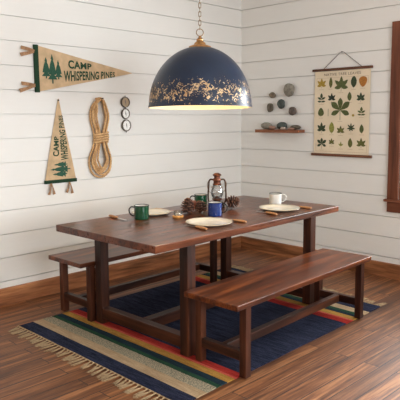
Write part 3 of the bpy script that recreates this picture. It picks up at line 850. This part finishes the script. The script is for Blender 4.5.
bt.to_mesh(me); bt.free(); nf = len(bm.faces); bm.from_mesh(me); bpy.data.meshes.remove(me); bm.faces.ensure_lookup_table()
for f in bm.faces[nf:]: f.material_index = 1
me = bpy.data.meshes.new('paper'); bm.to_mesh(me); bm.free()
for n_ in mats: me.materials.append(M[n_])
o = bpy.data.objects.new('paper', me); col.objects.link(o); o.parent = ch
box('top_rod', 'rod_y', ch, -.024, -.001, -.324, .326, .405, .428, bev=.003)
box('bottom_rod', 'rod_y', ch, -.024, -.001, -.338, .326, -.424, -.398, bev=.003)
bm = bmesh.new(); tube(bm, [(-.012, .20, .425), (-.012, .02, .572), (-.012, .0, .578), (-.012, -.02, .572), (-.012, -.215, .425)], .0028, 6)
link_mesh('cord', bm, 'cord', ch, True)
nail(0, -1.277, 2.100, 'x', 'small dark nail above the leaf chart', .014)

# ------------------------------------------------------------------ tableware (table frame)
TZ = .760
def mug(a, b, mat, inner, label, hand, h=.092, r_=.050):
    m = thing('mug', label, 'mug', loc(a, b, TZ), (0, 0, TH + hand), 'enamel camp mugs')
    bm = bmesh.new()
    lathe(bm, [(0, 0), (r_ - .004, 0), (r_ - .001, .003), (r_, .007), (r_, h - .004)], 40, 0)
    lathe(bm, [(r_, h - .004), (r_ - .0018, h - .004), (r_ - .0025, .008), (r_ - .006, .004), (0, .004)], 40, 1)
    bmesh.ops.remove_doubles(bm, verts=bm.verts, dist=1e-5); link_mesh('cup', bm, [mat, inner], m, True, 50)
    bm = bmesh.new(); tube(bm, [((r_ + .0002) * math.cos(2 * PI * i / 40), (r_ + .0002) * math.sin(2 * PI * i / 40), h - .002) for i in range(40)], .0026, 8, closed=True)
    link_mesh('rim', bm, 'black', m, True)
    bm = bmesh.new()
    hp = catmull([(r_ - .001, 0, h * .84), (r_ + .020, 0, h * .87), (r_ + .036, 0, h * .70), (r_ + .034, 0, h * .44), (r_ + .018, 0, h * .26), (r_ - .001, 0, h * .24)], 6)
    tube(bm, hp, .0048, 8); link_mesh('handle', bm, 'black' if mat != 'en_white' else 'en_white', m, True, 60)
HL, HR = math.radians(130), math.radians(-45)
mug(-.468, .240, 'en_green', 'en_white', 'green enamel mug at the left end of the table, in front of a plate', HL, .100, .053)
mug(.240, .322, 'en_green', 'en_white', 'green enamel mug behind the pinecones, partly hidden by the lantern', HL, .100, .052)
mug(-.020, -.066, 'en_blue', 'en_white', 'blue enamel mug in front of the lantern', HR, .103, .052)
mug(.752, -.055, 'en_white', 'en_white', 'white enamel mug with black rim behind the right hand plate', HR, .094, .051)

def plate(a, b, r_, label):
    p = thing('plate', label, 'plate', loc(a, b, TZ), (0, 0, TH), 'cream enamel plates')
    bm = bmesh.new()
    lathe(bm, [(0, 0), (r_ * .62, 0), (r_ * .70, .004), (r_ * .97, .016), (r_ * .985, .0185), (r_ * .96, .019), (r_ * .72, .008), (r_ * .62, .0045), (0, .0045)], 64)
    link_mesh('dish', bm, 'plate', p, True, 50)
    bm = bmesh.new(); tube(bm, [(r_ * .985 * math.cos(2 * PI * i / 64), r_ * .985 * math.sin(2 * PI * i / 64), .0183) for i in range(64)], .0024, 8, closed=True)
    link_mesh('rim', bm, 'rim_tan', p, True)
plate(-.301, -.262, .160, 'cream enamel plate beside the blue mug, at the near edge of the table')
plate(.529, -.256, .160, 'cream enamel plate in front of the white mug')
plate(-.282, .346, .146, 'cream enamel plate behind the green mug at the left end of the table')

def cutlery(kind, a, b, ang, label, hl=.108, bl=.105):
    """handle runs towards local -y from the origin, head towards +y"""
    k = thing(kind, label, kind, loc(a, b, TZ), (0, 0, TH + ang), 'wooden handled cutlery')
    bm = bmesh.new(); N = 10; prev = None; rings = []
    for i in range(N + 1):
        f = i / N; w = .0100 + .0030 * math.sin(f * PI) + .001 * f; hh = .0078 + .0014 * math.sin(f * PI)
        if i in (0, N): w *= .8; hh *= .8
        rings.append([bm.verts.new((w * math.cos(2 * PI * s / 10), -hl * f, .0094 + hh * math.sin(2 * PI * s / 10))) for s in range(10)])
    for p, q in zip(rings[:-1], rings[1:]):
        for s in range(10): bm.faces.new((p[s], p[(s + 1) % 10], q[(s + 1) % 10], q[s]))
    bm.faces.new(rings[0]); bm.faces.new(rings[-1]); link_mesh('handle', bm, 'handle', k, True, 60)
    bm = bmesh.new()
    if kind == 'knife':
        prism(bm, [(-.006, 0), (.006, 0), (.008, bl * .15), (.009, bl * .7), (.004, bl * .93), (-.004, bl), (-.007, bl * .92), (-.007, bl * .1)], .0055, .0075, 0, 'xy')
        link_mesh('blade', bm, 'steel', k)
    else:
        prism(bm, [(-.004, 0), (.004, 0), (.0032, bl * .42), (.011, bl * .58), (.011, bl * .68), (-.011, bl * .68), (-.011, bl * .58), (-.0032, bl * .42)], .0055, .0075, 0, 'xy')
        for t_ in range(4):
            x_ = -.0095 + t_ * .0063; prism(bm, [(x_ - .0015, bl * .66), (x_ + .0015, bl * .66), (x_ + .001, bl), (x_ - .001, bl)], .0055, .0073, 0, 'xy')
        link_mesh('fork_head', bm, 'steel', k)
cutlery('fork', -.461, -.290, -.10, 'wooden handled fork left of the plate nearest the blue mug')
cutlery('knife', -.106, -.318, .05, 'wooden handled knife right of the plate nearest the blue mug')
cutlery('fork', .313, -.288, -.15, 'wooden handled fork left of the plate by the white mug')
cutlery('knife', .716, -.318, .0, 'wooden handled knife right of the plate by the white mug')
cutlery('knife', -.583, .372, PI - .14, 'wooden handled knife at the left corner of the table', .115, .12)
cutlery('fork', -.118, .352, PI + .12, 'wooden handled fork between the left plate and the candle holder', .118, .09)

# hurricane lantern
ln = thing('lantern', 'copper and bronze hurricane lantern with glass globe behind the blue mug', 'lantern', loc(.295, .192, TZ), (0, 0, TH - PI / 4))
bm = bmesh.new(); lathe(bm, [(0, 0), (.058, 0), (.062, .006), (.062, .036), (.052, .046), (.030, .050), (0, .050)], 36); link_mesh('fuel_tank', bm, 'bronze', ln, True, 40)
bm = bmesh.new(); lathe(bm, [(0, .050), (.028, .050), (.030, .060), (.040, .066), (.040, .074), (.016, .080), (.010, .092), (0, .092)], 28); link_mesh('burner', bm, 'copper', ln, True, 40)
bm = bmesh.new(); lathe(bm, [(.033, .074), (.044, .095), (.051, .120), (.047, .145), (.036, .170), (.031, .186), (.029, .186), (.034, .169), (.045, .144), (.049, .120), (.042, .096), (.031, .074)], 36, closed=True); link_mesh('globe', bm, 'glass', ln, True)
bm = bmesh.new(); tube(bm, [(0, 0, .090), (0, 0, .104)], .005, 8); link_mesh('wick', bm, 'wick', ln, True, 40)
bm = bmesh.new(); lathe(bm, [(.034, .184), (.036, .190), (.030, .196), (.029, .214), (.034, .222), (.032, .234), (.024, .238), (.024, .252), (.030, .256), (.036, .262), (.030, .272), (.014, .280), (0, .281)], 32)
link_mesh('chimney_cap', bm, 'copper', ln, True, 40)
for s in (-1, 1):
    bm = bmesh.new()
    tube(bm, catmull([(s * .050, 0, .030), (s * .068, 0, .050), (s * .072, 0, .100), (s * .068, 0, .170), (s * .064, 0, .212), (s * .052, 0, .228), (s * .030, 0, .226)], 6), .0068, 10); link_mesh('side_tube', bm, 'bronze', ln, True)
bm = bmesh.new()
for s in (-1, 1):
    tube(bm, [(s * .040, 0, .165), (s * .0, .040, .110), (-s * .040, 0, .150)], .0016, 6)
    tube(bm, [(s * .048, 0, .100), (s * .0, -.052, .135), (-s * .042, 0, .16)], .0016, 6)
tube(bm, [(.050 * math.cos(2 * PI * i / 32), .050 * math.sin(2 * PI * i / 32), .166) for i in range(32)], .0018, 6, closed=True)
link_mesh('wire_guard', bm, 'chain', ln, True)
bm = bmesh.new(); tube(bm, catmull([(-.070, 0, .212), (-.078, .020, .180), (-.060, .075, .120), (0, .098, .095), (.060, .075, .120), (.078, .020, .180), (.070, 0, .212)], 6), .0022, 6); link_mesh('bail_handle', bm, 'chain', ln, True)

# pinecones
def cone_mesh(h, r_, seed, red=False):
    rnd = random.Random(seed); bm = bmesh.new(); golden = PI * (3 - 5 ** .5)
    lathe(bm, [(0, .0), (r_ * .3, h * .06), (r_ * .36, h * .3), (r_ * .28, h * .65), (r_ * .12, h * .92), (0, h * .95)], 14, 0)
    N = 54
    for k in range(N):
        f = (k + .5) / N; z = h * (.05 + .86 * f); rad = r_ * (math.sin(PI * min(1, f * .78 + .20)) ** .8) * (1.0 - .12 * f)
        a = k * golden + rnd.uniform(-.1, .1); tilt = -.25 + 1.15 * f + rnd.uniform(-.12, .12)
        L_ = rad * .80; w = r_ * (.34 - .14 * f)
        d = Vector((math.cos(a) * math.cos(tilt), math.sin(a) * math.cos(tilt), math.sin(tilt))); s = Vector((-math.sin(a), math.cos(a), 0)); n = d.cross(s)
        p = Vector((math.cos(a) * rad * .32, math.sin(a) * rad * .32, z))
        q = p + d * L_
        th_ = r_ * .05
        A = [p - s * w * .3, p + s * w * .3, q - d * L_ * .25 + s * w, q + n * -.002 + s * w * .25, q + n * -.002 - s * w * .25, q - d * L_ * .25 - s * w]
        t0 = [bm.verts.new(x + n * th_) for x in A]; t1 = [bm.verts.new(x - n * th_) for x in A]
        bm.faces.new(t0); bm.faces.new(t1[::-1])
        for i_ in range(6):
            f_ = bm.faces.new((t0[i_], t0[(i_ + 1) % 6], t1[(i_ + 1) % 6], t1[i_])); f_.material_index = 1 if i_ in (2, 3, 4) else 0
    return bm
def pinecone(a, b, h, r_, tilt, spin, label, seed, red=False):
    bm = cone_mesh(h, r_, seed)
    bmesh.ops.rotate(bm, verts=bm.verts, cent=(0, 0, 0), matrix=Matrix.Rotation(spin, 3, 'Z') @ Matrix.Rotation(tilt, 3, 'Y'))
    zm = min(v.co.z for v in bm.verts); mx = sum((v.co for v in bm.verts), Vector()) / len(bm.verts)
    for v in bm.verts: v.co -= Vector((mx.x, mx.y, zm))
    o = link_mesh('pinecone', bm, ['cone_red' if red else 'cone', 'cone_tip'], None); o.location = loc(a, b, TZ); o.rotation_euler = (0, 0, TH)
    tag(o, label, 'pinecone', 'pinecones on the table')
pinecone(-.085, .150, .125, .052, .12, 0, 'tallest dark pinecone, leftmost, standing upright beside the candle holder', 1)
pinecone(-.015, .085, .092, .046, .5, 2.2, 'dark pinecone leaning against the blue mug side', 2)
pinecone(.338, .052, .112, .050, 1.35, -.7, 'dark pinecone lying to the right of the lantern', 3)
pinecone(.030, .245, .105, .042, 1.45, 2.5, 'reddish brown pinecone lying behind the other cones', 4, True)

# small glass candle holder
cd = thing('candle_holder', 'small clear glass tealight holder with amber base left of the pinecones', 'candle holder', loc(-.262, .078, TZ), (0, 0, TH))
bm = bmesh.new(); lathe(bm, [(0, 0), (.036, 0), (.040, .004), (.042, .014), (.036, .018), (0, .018)], 32); link_mesh('saucer', bm, 'amber', cd, True, 40)
bm = bmesh.new(); lathe(bm, [(.026, .018), (.031, .030), (.030, .050), (.028, .050), (.029, .031), (.024, .0185)], 32, closed=True); link_mesh('glass', bm, 'glass', cd, True)
bm = bmesh.new(); lathe(bm, [(0, .018), (.022, .018), (.022, .032), (0, .033)], 24); link_mesh('wax', bm, 'wick', cd, True, 40)

# ------------------------------------------------------------------ light
w = bpy.data.worlds.new('sky'); sc.world = w; w.use_nodes = True
bg = w.node_tree.nodes['Background']; bg.inputs[0].default_value = (.86, .92, 1, 1); bg.inputs[1].default_value = 1.2
def area(name, loc_, rot, sx, sy, power, color):
    l = bpy.data.lights.new(name, 'AREA'); l.shape = 'RECTANGLE'; l.size = sx; l.size_y = sy; l.energy = power; l.color = color
    o = bpy.data.objects.new(name, l); col.objects.link(o); o.location = loc_; o.rotation_euler = rot; return o
area('daylight_window_1', (.10, (W1[0] + W1[1]) / 2, 1.47), (0, PI / 2, 0), 1.46, 1.06, 85, (.98, .98, .98))
area('daylight_window_2', (.10, (W2[0] + W2[1]) / 2, 1.47), (0, PI / 2, 0), 1.46, 1.18, 380, (.94, .975, 1))
area('daylight_window_3', ((W3[0] + W3[1]) / 2, Y0 - .10, 1.5), (PI / 2, 0, 0), 3.1, 1.48, 165, (.93, .97, 1))
area('warm_fill_window_4', (X0 - .10, (W4[0] + W4[1]) / 2, 1.5), (0, -PI / 2, 0), 1.48, 2.1, 20, (1, .74, .48))  # added fill light without a known source, warms the right wall

vs = sc.view_settings
vs.view_transform = 'Standard'; vs.look = 'None'; vs.gamma = 1; vs.exposure = .2; vs.use_curve_mapping = False
sc.cycles.use_denoising = True
sc.cycles.max_bounces = 8; sc.cycles.transparent_max_bounces = 12
